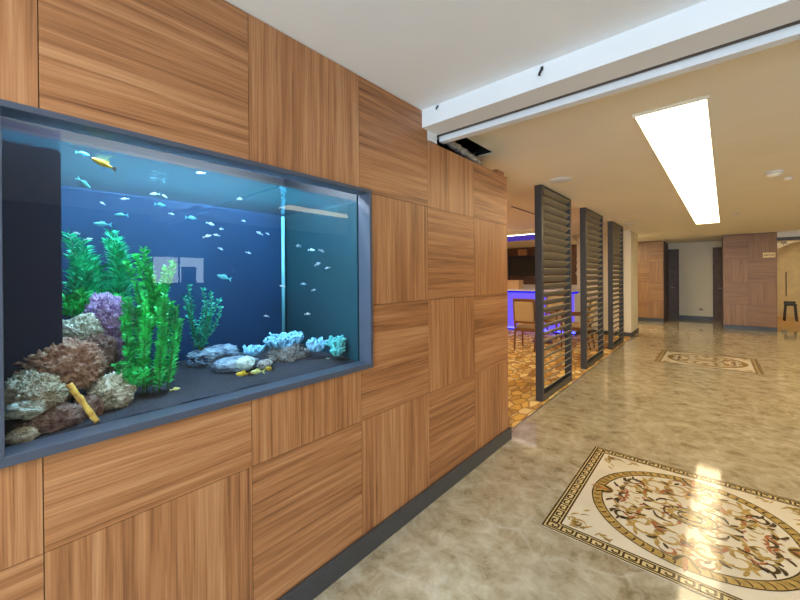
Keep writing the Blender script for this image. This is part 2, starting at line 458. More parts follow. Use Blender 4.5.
mb = MB()
tiles(mb, 12, 4, 0.0, ZP, 0.6, lambda a, z, d: (d-0.012, a, z), lambda k: 2.330 if k < 2 else ZC-0.002, hole=(TY0+.004, TY1-.004, TZ0+.004, TZ1-.004), seed=5)
# end return of the wall
tl = MB()
WT = 2.33
struct('wall_left', mb, M['wood'])
core = MB()
for (y0, y1, z0, z1) in clip_rects((-7.0, -1.2, 0, ZC), (TY0+.004, TY1-.004, TZ0+.004, TZ1-.004)): core.box(-0.06, -0.0125, y0, y1, z0, z1)
core.box(-0.06, -0.0125, -1.2, -0.013, 0, WT-.004)
core.box(-0.95, -0.06, -0.06, -0.013, 0, WT-.004)
core.box(-1.0, -0.95, -7.0, -0.013, 0, ZC)
struct('wall_left_core', core, plain('seam_brown', (0.22, 0.12, 0.065), 0.7))
er = MB()
for i in range(2):
    for r in range(4):
        x0, x1 = -0.6*i-0.6 if i == 0 else -1.0, -0.6*i
        z0 = ZP+.6*r; z1 = min(z0+.6, WT)
        er.face([(x1-.001, 0, z0+.001), (x0+.001, 0, z0+.001), (x0+.001, 0, z1-.001), (x1-.001, 0, z1-.001)], [(z0+r*3, x1), (z0+r*3, x0), (z1+r*3, x0), (z1+r*3, x1)])
        er.face([(x1-.001, -.0125, z1-.001), (x1-.001, 0, z1-.001), (x0+.001, 0, z1-.001), (x0+.001, -.0125, z1-.001)], [(0, 0), (.1, 0), (.1, 1), (0, 1)])
struct('wall_left_return', er, M['wood'])
struct('baseboard_left', MB().box(0.0, 0.02, -7.0, 0.02, 0, ZP-0.001).box(-1.0, 0.0, 0.0, 0.02, 0, ZP-0.001), M['skirt'], bevel=0.002)

# rest of the shell
struct('wall_lounge_front', MB().box(XL, -1.0, -0.06, 0.0, 0, ZC), M['grey_wall'])
struct('wall_lounge_left', MB().box(XL-.1, XL, -7, 15, 0, ZC), M['grey_wall'])
struct('wall_column', MB().box(-1.25, -0.09, 7.0, 8.05, 0, ZC), M['cream_wall'])
struct('baseboard_column', MB().box(-1.265, -0.075, 6.985, 8.065, 0, 0.10), M['skirt'])
struct('wall_bar', MB().box(XL, -1.34, 9.0, 9.1, 0, 1.17), M['white_lam'])
struct('wall_bar_upper', MB().box(XL, -1.34, 8.96, 9.1, 1.17, 2.37).box(XL, -1.34, 8.96, 9.1, 2.37, 2.403), M['bar_wood'])
struct('ceiling_soffit', MB().box(XL, -1.34, 5.15, 9.0, 2.403, ZC), M['cream'])
struct('wall_right', MB().box(XR, XR+.1, -7, 15, 0, ZC), plain('taupe_wall_paint', (0.24, 0.21, 0.20), 0.7, var=0.03, scale=3))
M['recess'] = plain('recess_wall_paint', (0.84, 0.79, 0.66), 0.7, var=0.02, scale=3)
struct('wall_doors', MB().box(-0.6, 2.7, 12.25, 12.35, 0, ZC), M['recess'])
struct('baseboard_doors', MB().box(0.42, 1.36, 12.235, 12.25, 0, 0.11), M['skirt'])
struct('wall_niche_panel', MB().box(0.62, 1.18, 12.235, 12.25, 0.24, 2.46), M['recess'])


def far_block(name, x0, x1, y, depth, cols, zt, seed):
    b = MB()
    n = len(cols)-1; rn = random.Random(seed)
    rows = [0.11, 0.66, 1.24, 1.85, zt]
    for i in range(n):
        for r in range(4):
            a0, a1, z0, z1 = cols[i], cols[i+1], rows[r], rows[r+1]
            vert = (i+r) % 2 == 0; ou, ov = rn.uniform(0, 40), rn.uniform(0, 40)
            uvf = (lambda a, z: (z+ou, a+ov)) if vert else (lambda a, z: (a+ou, z+ov))
            g = .003
            c = [(a0+g, z0+g), (a1-g, z0+g), (a1-g, z1-g), (a0+g, z1-g)]
            b.face([(a, y-.01, z) for a, z in c], [uvf(*q) for q in c])
            for k in range(4):
                p, q = c[k], c[(k+1) % 4]
                b.face([(p[0], y, p[1]), (q[0], y, q[1]), (q[0], y-.01, q[1]), (p[0], y-.01, p[1])], [uvf(*p), uvf(*q), uvf(*q), uvf(*p)])
    struct(name, b, M['wood_red'])
    struct(name+'_core', MB().box(x0, x1, y, y+depth, 0, ZC), M['door'])
    struct(name.replace('wall', 'baseboard'), MB().box(x0, x1, y-.02, y, 0, 0.10), M['skirt'])


far_block('wall_far_left', -1.34, 0.215, 10.75, 1.5, [-1.34, -0.74, -0.14, 0.215], 2.49, 3)
far_block('wall_far_right', 1.55, 2.55, 10.1, 2.15, [1.555, 2.03, 2.545], 2.49, 4)

# doors in the recess
for n, (x0, x1, hx) in enumerate(((-0.40, 0.45, 0.38), (1.39, 2.25, 1.49))):
    d = struct('door_%d' % (n+1), MB().box(x0, x1, 12.225, 12.25, 0, 2.25), M['door'])
    struct('door_frame', MB().box(x0-.05, x0, 12.21, 12.25, 0, 2.30).box(x1, x1+.05, 12.21, 12.25, 0, 2.30).box(x0, x1, 12.21, 12.25, 2.25, 2.30), M['bar_wood'], parent=d)
    dh = MB().tube([(hx, 12.225, 1.02), (hx, 12.18, 1.02), (hx+(.1 if n else -.1), 12.18, 1.02)], 0.011, 8).build('door_handle', M['steel'], parent=d)
    dh['kind'] = 'structure'
struct('socket_plate', MB().box(1.0, 1.1, 12.215, 12.235, 0.3, 0.36), M['slat'])

# glazed room at the far right
struct('wall_glazing_lintel', MB().box(2.55, XR, 10.08, 10.2, 2.36, ZC), M['white'])
struct('trim_glazing_rail', MB().box(2.55, XR, 10.07, 10.21, 2.285, 2.36), M['skirt'])
struct('wall_office_side', MB().box(2.45, 2.55, 12.25, 15.0, 0, ZC), M['cream_wall'])
wl = MB(); rn = random.Random(2); x = 2.55
while x < XR:
    wl.face([(x, 14.8, 0), (x+.24, 14.8, 0), (x+.24, 14.8, 2.5), (x, 14.8, 2.5)], [(rn.random()*9, x), (rn.random()*9, x+.24), (2.5, x+.24), (2.5, x)])
    wl.box(x+.24, x+.26, 14.79, 14.81, 0, 2.5); x += .26
struct('wall_office_back', wl, plain('office_curtain_wall', (0.74, 0.56, 0.33), 0.7, var=0.12, scale=4))
struct('floor_office', MB().box(2.55, XR, 10.35, 14.8, 0, 0.003), plain('office_floor', (0.52, 0.27, 0.08), 0.35, var=0.2, scale=5))
gd = thing('glass_door', 'frameless clear glass door with long steel pull handle at far right', 'door', (2.6, 10.14, 0))
MB().box(2.56, 2.66, 10.135, 10.147, 0.02, 2.28).build('side_light', M['clear'], gd, at=(2.6, 10.14, 0))
MB().box(2.67, 3.6, 10.135, 10.147, 0.02, 2.28).build('door_leaf', M['clear'], gd, at=(2.6, 10.14, 0))
hd = MB().tube([(2.70, 10.07, 0.90), (2.70, 10.07, 1.50)], 0.011, 10)
for z in (1.0, 1.4): hd.tube([(2.70, 10.07, z), (2.70, 10.14, z)], 0.008, 8)
hd.build('pull_handle', M['screen'], gd, at=(2.6, 10.14, 0))
for z, nm in ((0.0, 'floor_patch'), (2.2, 'top_patch')):
    MB().box(2.63, 2.72, 10.128, 10.154, z, z+.06).build(nm, M['slat'], gd, at=(2.6, 10.14, 0), bevel=.003)
gp = MB().box(3.62, XR-.01, 10.135, 10.147, 0.0, 2.284)
struct('window_office', gp, M['clear'])

# entrance wall behind the camera, with the wide daylight window
struct('wall_entrance', MB().box(XL, 0.6, -7.1, -7.0, 0, ZC).box(0.6, 3.4, -7.1, -7.0, 0, 0.2).box(0.6, 3.4, -7.1, -7.0, 2.46, ZC).box(3.4, XR, -7.1, -7.0, 0, ZC), M['white'])
wf = MB()
for xx in (0.6, 1.95, 3.35): wf.box(xx, xx+.05, -7.08, -7.02, 0.2, 2.46)
wf.box(0.6, 3.4, -7.08, -7.02, 0.2, 0.25).box(0.6, 3.4, -7.08, -7.02, 2.41, 2.46)
struct('window_1', wf, M['skirt'])
struct('wall_rear_left', MB().box(XL, -1.0, -7, -6.9, 0, ZC), M['white'])

# ------------------------------------------------------------------ ceiling lights


def light_panel(label, x0, x1, y0, y1, z, em, group=None):
    c = ((x0+x1)/2, (y0+y1)/2, z)
    t = thing('ceiling_light_panel', label, 'ceiling light', c, group=group)
    MB().box(x0, x1, y0, y1, z-.006, z-.001).build('diffuser', em, t, at=c)
    fr = MB(); w_ = .014
    fr.box(x0-w_, x0, y0-w_, y1+w_, z-.016, z).box(x1, x1+w_, y0-w_, y1+w_, z-.016, z)
    fr.box(x0, x1, y0-w_, y0, z-.016, z).box(x0, x1, y1, y1+w_, z-.016, z)
    fr.build('frame', M['cream'], t, at=c)
    return t


lp = light_panel('long white rectangular light panel glowing in the cream corridor ceiling', 1.045, 1.402, -0.255, 6.68, ZC, PANEL_EMIT)
lp.rotation_euler = (0, 0, radians(-0.92))
light_panel('second long light panel further right, mirrored in the aquarium glass', 2.98, 3.34, -0.2, 6.5, ZC, PANEL_EMIT)
light_panel('added white fill panel over the entrance bay, out of view', 0.6, 1.0, -6.4, -3.5, ZC, FRONT_FILL_EMIT)  # added lamp, unseen; gives the entrance bay its cool light
light_panel('added unseen fill panel in the lounge ceiling beyond the slatted screens', -3.6, -3.2, 0.8, 4.6, ZC, emit('lounge_fill_light', (1.0, 0.74, 0.42), 22.0))  # added lamp out of view, warms and brightens the lounge
light_panel('added fill panel hidden in the side passage behind the cream wall block', -1.1, -0.4, 8.3, 9.4, ZC, emit('passage_fill_light', (1.0, 0.80, 0.5), PASSAGE_FILL_STRENGTH))  # added lamp, hidden by the wall block, brightens the door recess
light_panel('added short fill panel, out of view near the glazed room at the right', 3.6, 4.0, 7.2, 9.6, ZC, PANEL_EMIT)  # added off-frame lamp that lifts the far wood panels
light_panel('light panel in the glazed room ceiling', 3.4, 3.9, 11.2, 13.8, ZC, emit('office_panel_light', (1.0, 0.78, 0.46), OFFICE_STRENGTH))


def disc(name, label, cat, x, y, r, col, drop=.012, group=None):
    t = thing(name, label, cat, (x, y, ZC), group=group)
    MB().lathe([(r, 0), (r, -drop*.5), (r*.93, -drop), (r*.8, -drop)], n=28).build('trim_ring', col, t)
    MB().lathe([(r*.78, -drop*.6), (r*.78, -drop*1.1), (r*.5, -drop*1.25), (0.001, -drop*1.3)], n=28).build('lens', M['white'], t)
    return t


disc('ceiling_speaker', 'round flush white ceiling disc above the nearest slatted screen', 'ceiling fitting', 0.115, 1.11, 0.115, M['white'])
disc('ceiling_speaker', 'small round ceiling disc above the farthest slatted screen', 'ceiling fitting', 0.07, 5.75, 0.10, M['white'])
disc('ceiling_speaker', 'tiny round ceiling disc beyond the right end of the light panel', 'ceiling fitting', 1.65, 5.55, 0.05, M['white'])


def detector(label, x, y, s):
    t = thing('smoke_detector', label, 'smoke detector', (x, y, ZC))
    MB().lathe([(.055*s, 0), (.055*s, -.012*s)], n=24).build('base', M['white'], t)
    MB().lathe([(.048*s, -.012*s), (.045*s, -.03*s), (.03*s, -.042*s), (.002, -.045*s)], n=24).build('sensor_head', M['cream'], t)


detector('larger round smoke detector on the cream ceiling at right', 1.838, 2.304, 1.25)
detector('smaller smoke detector just beyond the larger one on the ceiling', 1.982, 2.75, 0.7)
for x_, z_, lb in ((0.123, 2.482, 'small black hook on the white beam next to the panel wall'), (0.741, 2.468, 'larger black hook on the white beam, farther right')):
    t = thing('cable_hook', lb, 'hook', (x_, -1.255, z_))
    s = 1.0 if x_ > .5 else 0.6
    MB().tube([(0, 0, 0.012*s), (0.004, -.012, .006*s), (-.006, -.014, -.012*s), (-.012*s, -.006, -.02*s)], .005*s+.001, 8).build('hook', M['black'], t)
    MB().box(-.006*s, .006*s, -.004, 0, .004*s, .02*s).build('plate', M['black'], t)

# open hatch: crumpled foil duct and an off-cut block on the wall top
dp = []; dr = []
rr = random.Random(11)
path = [(-0.03, -1.02, 2.425), (-0.04, -0.93, 2.425), (-.03, -.86, 2.40), (-.025, -.75, 2.385), (-.03, -.62, 2.375), (-.035, -.5, 2.368), (-.06, -.4, 2.365), (-.12, -.33, 2.37)]
for i in range(len(path)-1):
    a, b_ = Vector(path[i]), Vector(path[i+1])
    for k in range(7):
        p = a.lerp(b_, k/7); dp.append(p+Vector((0, 0, rr.uniform(-.004, .004)))); dr.append((.027 if k % 2 else .021)+rr.uniform(-.003, .005))
tag(MB().tube(dp, dr, 14, smooth=False).build('duct_hose', M['foil'], at=(0, 0, 0)), 'crumpled silver foil duct lying on the wood wall under the open hatch', 'duct')
tag(MB().tube([(-.10, -.80, 2.60), (-.13, -.7, 2.5), (-.15, -.55, 2.45), (-.12, -.4, 2.46), (-.15, -.28, 2.56)], .022, 10).build('cable_bundle', M['black']), 'dark cable bundle hanging inside the open ceiling hatch', 'cable')
tag(MB().box(-.10, -.012, -.16, -.035, 2.331, 2.372).build('wood_block', M['wood'], bevel=.002), 'small brown wood offcut on top of the panel wall end', 'wood block')

# ------------------------------------------------------------------ floor inlays
GOLD = plain('inlay_gold', (0.42, 0.285, 0.085), 0.12, var=0.35, scale=40)
DARK = plain('inlay_brown', (0.07, 0.042, 0.015), 0.12, var=0.3, scale=40)
RUST = plain('inlay_rust', (0.36, 0.13, 0.05), 0.12, var=0.3, scale=60)
CREAM = plain('inlay_cream_marble', (0.72, 0.66, 0.52), 0.08, var=0.05, scale=5)
PALE = plain('inlay_pale_gold', (0.66, 0.53, 0.26), 0.1, var=0.12, scale=30)


def spiral(cx, cy, r0, r1, a0, a1, n=26):
    return [(cx+(r0+(r1-r0)*i/(n-1))*cos(a0+(a1-a0)*i/(n-1)), cy+(r0+(r1-r0)*i/(n-1))*sin(a0+(a1-a0)*i/(n-1))) for i in range(n)]


def taper(n, w0, w1, w2): return [w0+(w1-w0)*(i/(n-1)*2) if i < n/2 else w1+(w2-w1)*((i/(n-1)-.5)*2) for i in range(n)]


def lobe(x, y, ang, ln, wd, bend=0.5, n=9):
    pts = [(x, y)]; a = ang
    for i in range(n-1):
        a += bend/(n-1); x += ln/(n-1)*cos(a); y += ln/(n-1)*sin(a); pts.append((x, y))
    return pts, [wd*(0.25+sin(pi*min(1, (i+.6)/n))) * (1 if i < n-1 else .1) for i in range(n)]


def inlay(loc, label, S=1.29):
    h = S/2; bw = .082
    t = thing('floor_mosaic', label, 'floor mosaic', loc, group=None)
    f = MB().box(-h, h, -h, h, 0.0, 0.0016); f.build('field', CREAM, t)
    g = MB(); k = MB(); z1, z2 = 0.0020, 0.0024
    for s in range(4):
        R = Matrix.Rotation(s*pi/2, 2)
        def P(x, y): v = R @ Vector((x, y)); return (v.x, v.y)
        def seg(a, b, wd): k.ribbon([P(*a), P(*b)], wd, z2)
        g.face([(*P(-h+.0, -h), z1), (*P(h, -h), z1), (*P(h-bw, -h+bw), z1), (*P(-h+bw, -h+bw), z1)])
        seg((-h, -h+.005), (h, -h+.005), .010); seg((-h+bw, -h+bw), (h-bw, -h+bw), .010)
        seg((-h+.018, -h+.0195), (h-.018, -h+.0195), .004); seg((-h+bw-.014, -h+bw-.014), (h-bw+.014, -h+bw-.014), .004)
        n = 16; u = (S-bw)/n; y0 = -h+.022; hh = bw-.038
        for i in range(n):
            x0 = -h+.024+i*u; w_ = .0105
            pts = [(0, 0), (0, 1), (.78, 1), (.78, .30), (.36, .30), (.36, .64)]
            for a, b in zip(pts, pts[1:]):
                e = .06
                seg((x0+a[0]*u*.95, y0+a[1]*hh), (x0+b[0]*u*.95, y0+b[1]*hh), w_)
            seg((x0, y0), (x0+u*.95, y0), w_)
    g.build('border_ground', PALE, t); k.build('key_border', DARK, t)
    # round band
    R0, R1 = .455, .510
    band = MB(); edge = MB(); n = 96
    ring = lambda r, w_, m, z: m.ribbon([(r*cos(2*pi*i/n), r*sin(2*pi*i/n)) for i in range(n+1)], w_, z)
    ring((R0+R1)/2, R1-R0, band, .0022); ring(R0, .007, edge, .0027); ring(R1, .007, edge, .0027)
    for i in range(64):
        a = 2*pi*i/64
        p, wd = lobe((R0+.01)*cos(a), (R0+.01)*sin(a), a+.9, .045, .008, -1.4); edge.ribbon(p, wd, .0026)
    band.build('round_band', GOLD, t); edge.build('band_edge', DARK, t)
    # scrollwork: one quarter, mirrored four ways
    gold, dark, rust = MB(), MB(), MB(); PALM = dark; rn = random.Random(4)
    Q = []
    def sp(*a, w0=.006, w1=.019, w2=.004, m=gold):
        p = spiral(*a); Q.append((p, taper(len(p), w0, w1, w2), m))
    sp(.16, .10, .115, .018, pi*1.0, pi*1.0-pi*2.6); sp(.30, .10, .085, .012, -pi*.5, pi*2.0)
    sp(.20, .27, .10, .015, pi*1.4, -pi*.7); sp(.07, .30, .075, .012, -pi*.5, pi*1.7)
    sp(.10, .06, .07, .07, 0, pi*.6, w1=.018, m=dark); sp(.36, .05, .05, .02, pi*.2, pi*1.9, m=rust)
    sp(.07, .40, .045, .014, 0, pi*1.6, m=rust); sp(.31, .22, .06, .01, pi, -pi*.8, m=dark)
    for c in ((.16, .10, .115), (.30, .10, .09), (.20, .27, .10), (.07, .30, .08), (.31, .22, .06)):
        for i in range(17):
            a = rn.uniform(0, 2*pi); x = c[0]+c[2]*cos(a)*rn.uniform(.5, 1.05); y = c[1]+c[2]*sin(a)*rn.uniform(.5, 1.05)
            if x < .012 or y < .012 or x*x+y*y > .40**2: continue
            p, wd = lobe(x, y, a+rn.uniform(.4, 1.4), rn.uniform(.035, .08), rn.uniform(.010, .018), rn.uniform(-2, 2))
            Q.append((p, wd, rn.choice([gold, gold, gold, dark, gold, dark, rust])))
    # cardinal palmettes reaching over the band
    for i in range(-3, 4):
        for ax in (0, 1):
            a = (0 if ax == 0 else pi/2)+i*.42
            bx, by = (.40, 0) if ax == 0 else (0, .40)
            p, wd = lobe(bx, by, a, .135-.02*abs(i), .016, -.25*i)
            if ax == 0 and p[-1][1] < -.004 or ax == 1 and p[-1][0] < -.004: continue
            Q.append((p, wd, rust if i == 0 else gold if i % 2 else PALM))
    zi = 0
    for p, wd, m in Q:
        for sx in (1, -1):
            for sy in (1, -1):
                zi += 1
                q = [(x*sx, y*sy) for x, y in p]
                if sx*sy < 0: q = q[::-1]; wq = wd[::-1]
                else: wq = wd
                m.ribbon(q, wq, (.0029 if m is gold else .0031 if m is rust else .0033)+(zi % 17)*.00001)
    # rosette
    for r, w_, m in ((.10, .010, dark), (.075, .022, gold), (.045, .008, dark), (.022, .03, gold)):
        m.ribbon([(r*1.25*cos(2*pi*i/48), r*.85*sin(2*pi*i/48)) for i in range(49)], w_, .0036)
    for i in range(16):
        a = 2*pi*i/16; p, wd = lobe(.10*cos(a), .08*sin(a), a, .05, .016, .6); (rust if i % 2 else gold).ribbon(p, wd, .0035)
    gold.build('scrollwork', GOLD, t); dark.build('scroll_brown', DARK, t); rust.build('scroll_blossom', RUST, t)  # the DARK pieces are brown inlay, part of the pattern
    for sx in (1, -1):
        for sy in (1, -1):
            c = MB(); cx_, cy_ = sx*(h-bw-.02), sy*(h-bw-.02); r5 = random.Random(8)
            for i in range(20):
                e = r5.uniform(0, .20); d_ = r5.random() < .5
                x = cx_-sx*(e if d_ else r5.uniform(0, .05)); y = cy_-sy*(r5.uniform(0, .05) if d_ else e)
                p, wd = lobe(x, y, atan2(-sy, -sx)+r5.uniform(-.9, .9), r5.uniform(.04, .075), r5.uniform(.007, .013), r5.uniform(-2, 2)); c.ribbon(p, wd, .0026)
            p = spiral(cx_-sx*.05, cy_-sy*.05, .05, .01, 0, 5.2); c.ribbon(p, taper(len(p), .004, .012, .003), .0027)
            c.build('corner_ornament', GOLD, t)
    return t


inlay((1.262, -0.308, 0.0), 'cream and gold scrollwork mosaic with key border in the foreground floor')
inlay((1.262, 5.0, 0.0), 'same pattern mosaic farther down the corridor floor, near the far wood panels', 1.30)

# ------------------------------------------------------------------ slatted screens


def make_screen(y0, y1, label):
    L = y1-y0; H = ZC-.003
    t = thing('slatted_screen', label, 'screen', (-0.14, y0, 0.004), group='slatted screens along the lounge')
    H -= .004
    for a in (0, L-.055):
        MB().box(-.04, .04, a, a+.055, 0, H).build('post', M['screen'], t, bevel=.002)
    MB().box(-.04, .04, .055, L-.055, 0, .075).build('bottom_rail', M['screen'], t)
    MB().box(-.04, .04, .055, L-.055, H-.03, H).build('top_rail', M['screen'], t)
    n = 26; z0 = .115; dz = (H-.05-z0)/(n-1)
    for i in range(n):
        R = Matrix.Translation((0, 0, z0+i*dz-.01)) @ Matrix.Rotation(radians(-42), 4, 'Y')
        s = MB().box(-.052, .052, .055, L-.055, -.0045, .0045, R)
        s.build('slat', M['slat'], t)
    return t


make_screen(1.155, 2.310, 'nearest tall charcoal slatted screen, beside the wood panel wall end')
make_screen(3.055, 4.230, 'middle one of three tall charcoal slatted screens')
make_screen(5.010, 6.150, 'farthest charcoal slatted screen, next to the cream wall')

# ------------------------------------------------------------------ aquarium
AB = (-0.42, (TY0+TY1)/2, 0.0)
aq = thing('aquarium', 'large built-in aquarium in the wood panel wall, slate frame and deep blue water', 'aquarium', AB)
GX = -0.075; IX = -0.80; IY0, IY1 = -3.071, -1.741; IZ0, IZ1 = 0.985, 1.902
WZ = 1.868
def apart(mb, name, m, parent=aq, **k): return mb.build(name, m, parent, at=AB if parent is aq else None, **k)
st = MB().box(IX-.02, -0.062, TY0, TY1, 0, IZ0-.012)
apart(st, 'stand', M['brown_track'])
fr = MB()
FO = 0.012
for (y0, y1, z0, z1) in ((TY0, TY1, TZ1-.018, TZ1), (TY0, TY1, TZ0, TZ0+.026), (TY0, TY0+.021, TZ0+.026, TZ1-.018), (TY1-.021, TY1, TZ0+.026, TZ1-.018)):
    fr.box(GX, FO, y0, y1, z0, z1)
apart(fr, 'frame', M['frame'], bevel=.0015)
apart(MB().box(GX-.012, GX, IY0, IY1, IZ0-.01, IZ1), 'front_glass', M['glass'])
apart(MB().box(IX-.01, IX, IY0-.02, IY1+.02, IZ0-.01, 1.872), 'back_pane', M['tank_back'])
apart(MB().box(IX, GX-.012, IY0-.02, IY0, IZ0-.01, 1.872), 'side_pane', M['tank_side'])
apart(MB().box(IX, GX-.012, IY1, IY1+.02, IZ0-.01, 1.872), 'side_pane', M['tank_side'])
apart(MB().tube([(IX+.025, IY1-.03, 1.0), (IX+.025, IY1-.03, 1.86)], .012, 10), 'return_pipe', plain('clear_pipe', (0.25, 0.6, 0.62), 0.2))
apart(MB().box(-.62, -.20, IY0, -2.935, IZ0, 1.93), 'filter_box', M['tank_box'])
# gravel bed, gently rising to the back
gb = MB(); nx, ny = 22, 40
for i in range(nx+1):
    for j in range(ny+1):
        x = GX-.0125+(IX+.001-GX+.0125)*i/nx; y = IY0+.001+(IY1-IY0-.002)*j/ny
        gb.v.append((x, y, 1.0+.012*noise.noise(Vector((x*6, y*6, 1)))+.004*noise.noise(Vector((x*30, y*30, 4)))-(.008 if i == 0 else 0)))
for i in range(nx):
    for j in range(ny):
        a = i*(ny+1)+j; gb.f.append((a, a+ny+1, a+ny+2, a+1)); gb.sm.append(True)
o = apart(gb, 'gravel_bed', M['sand']); o['kind'] = 'stuff'
apart(MB().box(IX, GX-.012, IY0, IY1, IZ0-.012, IZ0), 'base_pane', M['tank_box'])
apart(MB().box(IX+.002, GX-.0125, IY0+.002, IY1-.002, .99, WZ-.002), 'water_body', M['water'])
ws = MB(); nx, ny = 20, 44
for i in range(nx+1):
    for j in range(ny+1):
        x = GX-.0125+(IX+.002-GX+.0125)*i/nx; y = IY0+.002+(IY1-IY0-.004)*j/ny
        ws.v.append((x, y, WZ+.004*noise.noise(Vector((x*12, y*9, 3)))))
for i in range(nx):
    for j in range(ny):
        a = i*(ny+1)+j; ws.f.append((a, a+ny+1, a+ny+2, a+1)); ws.sm.append(True)
apart(ws, 'water_surface', M['ripple'])
apart(MB().box(IX-.01, GX-.012, IY0-.02, IY1+.02, 2.2, 2.22), 'hood', M['tank_back'])
apart(MB().box(IX-.01, IX, IY0-.02, IY1+.02, 1.872, 2.2).box(IX, GX-.012, IY0-.02, IY0, 1.872, 2.2).box(IX, GX-.012, IY1, IY1+.02, 1.872, 2.2), 'hood_skirt', plain('black_hood', (0.003, 0.004, 0.008), 0.7))
for x_ in (-.17, -.40):
    apart(MB().box(x_-.03, x_+.03, IY0+.08, IY1-.08, 2.175, 2.19), 'lamp_tube', TANK_EMIT)


def tank_pt(u, v, x):
    """where the sight line through a photograph point meets the depth x inside the tank"""
    d = fw+r2*((u-391.309)/F_PX)-u2*((v-278.316)/F_PX)
    return CAM+d*((x-CAM.x)/d.x)


def rock(name, label, u, v, x, sz, m, seed, flat=0.8, lumpy=0.24, rest=True, cat='rock', group=None, rough_=1.0):
    c = tank_pt(u, v, x)
    b = bmesh.new(); bmesh.ops.create_icosphere(b, subdivisions=6 if max(sz) > .06 else 5, radius=1.0)
    of = Vector((seed*3.7, seed*1.3, seed*7.1))
    for q in b.verts:
        n = q.co.normalized()
        r = 1+lumpy*(noise.noise(n*1.3+of)+.55*noise.noise(n*2.9+of))+rough_*(.14*abs(noise.noise(n*6+of))+.15*abs(noise.noise(n*12+of))+.06*noise.noise(n*24+of)+.03*noise.noise(n*50+of)-.05)
        q.co = Vector((n.x*sz[0]*r, n.y*sz[1]*r, n.z*sz[2]*r))
    zmin = min(q.co.z for q in b.verts)
    me = bpy.data.meshes.new(name); b.to_mesh(me); b.free(); me.materials.append(m)
    for p in me.polygons: p.use_smooth = True
    o = bpy.data.objects.new(name, me); COL.objects.link(o); o.location = c
    return tag(o, label, cat, group)


RK = dict(
    brown=rock_mat('brown_reef_rock', (0.14, 0.06, 0.04), (0.42, 0.21, 0.14), (0.70, 0.46, 0.32), 30),
    cream=rock_mat('cream_reef_rock', (0.24, 0.19, 0.11), (0.60, 0.52, 0.34), (0.88, 0.82, 0.64), 32),
    pale=rock_mat('pale_aqua_rock', (0.25, 0.33, 0.28), (0.52, 0.60, 0.50), (0.78, 0.84, 0.74)),
    umber=rock_mat('umber_rock', (0.10, 0.05, 0.04), (0.26, 0.14, 0.11), (0.42, 0.28, 0.22)),
    mauve=rock_mat('mauve_coral_rock', (0.16, 0.08, 0.20), (0.44, 0.24, 0.50), (0.75, 0.52, 0.72), 30),
    slate=rock_mat('slate_rock', (0.06, 0.08, 0.12), (0.18, 0.22, 0.28), (0.42, 0.48, 0.54), 12),
    rubble=rock_mat('rubble_rock', (0.12, 0.09, 0.08), (0.36, 0.29, 0.26), (0.66, 0.60, 0.52), 40),
)
rock('reef_rock', 'knobbly reddish brown rock on top of the left rock pile', 57, 367, -.24, (.075, .12, .09), RK['brown'], 1, rough_=1.5)
rock('reef_rock', 'broad cream rock on the left, under the reddish brown rock', 34, 393, -.18, (.065, .075, .062), RK['cream'], 2, rough_=1.5)
rock('reef_rock', 'flat pale aqua rock low at the left of the pile', 25, 409, -.125, (.035, .048, .026), RK['pale'], 3)
rock('reef_rock', 'dark umber rock at the bottom of the rock pile beside the gravel', 53, 421, -.155, (.05, .070, .048), RK['umber'], 4, rough_=1.4)
rock('reef_rock', 'small cream rock in the lowest left corner of the aquarium', 21, 437, -.108, (.022, .034, .026), RK['cream'], 5, rough_=1.5)
rock('reef_rock', 'cream rock at the right foot of the pile, before the green plant', 113, 391, -.21, (.055, .062, .060), RK['cream'], 6, rough_=1.5)
rock('reef_rock', 'cream rock behind and above the reddish brown rock', 82, 333, -.40, (.07, .070, .060), RK['cream'], 7, rough_=1.5)
rock('reef_rock', 'purplish brown rock between the brown rock and the mauve coral', 95, 357, -.35, (.07, .060, .085), RK['umber'], 8, rough_=1.5)
rock('reef_rock', 'rusty brown rock wedged behind the solid gold reflection bar', 89, 409, -.19, (.04, .045, .045), RK['umber'], 9, rough_=1.5)
rock('mauve_coral', 'lumpy mauve coral standing between the rock pile and the tall green plant', 107, 324, -.44, (.07, .075, .105), RK['mauve'], 10, cat='coral', rough_=2.0)
rock('mauve_coral', 'lower purple coral under the mauve one, against the green plant', 114, 353, -.38, (.05, .055, .070), RK['mauve'], 12, cat='coral', rough_=2.0)
rock('reef_rock', 'long slate grey rock slab right of the green plants', 236, 364, -.40, (.07, .10, .035), RK['slate'], 13)
rock('reef_rock', 'dark slate lump at the back beside the wispy plant', 215, 356, -.62, (.08, .13, .05), RK['slate'], 14)
rock('reef_rock', 'pale slate block resting above the two yellow fish', 246, 363, -.31, (.04, .045, .032), RK['pale'], 15)
rock('reef_rock', 'rough rubble rock under the bright blue coral', 288, 353, -.42, (.09, .105, .055), RK['rubble'], 16, rough_=2.0)
rock('reef_rock', 'small pinkish rubble stone left of the rubble rock', 265, 364, -.30, (.03, .038, .022), RK['rubble'], 17)
rock('reef_rock', 'small pale stone on the gravel near the right corner', 328, 360, -.22, (.016, .018, .010), RK['cream'], 18)


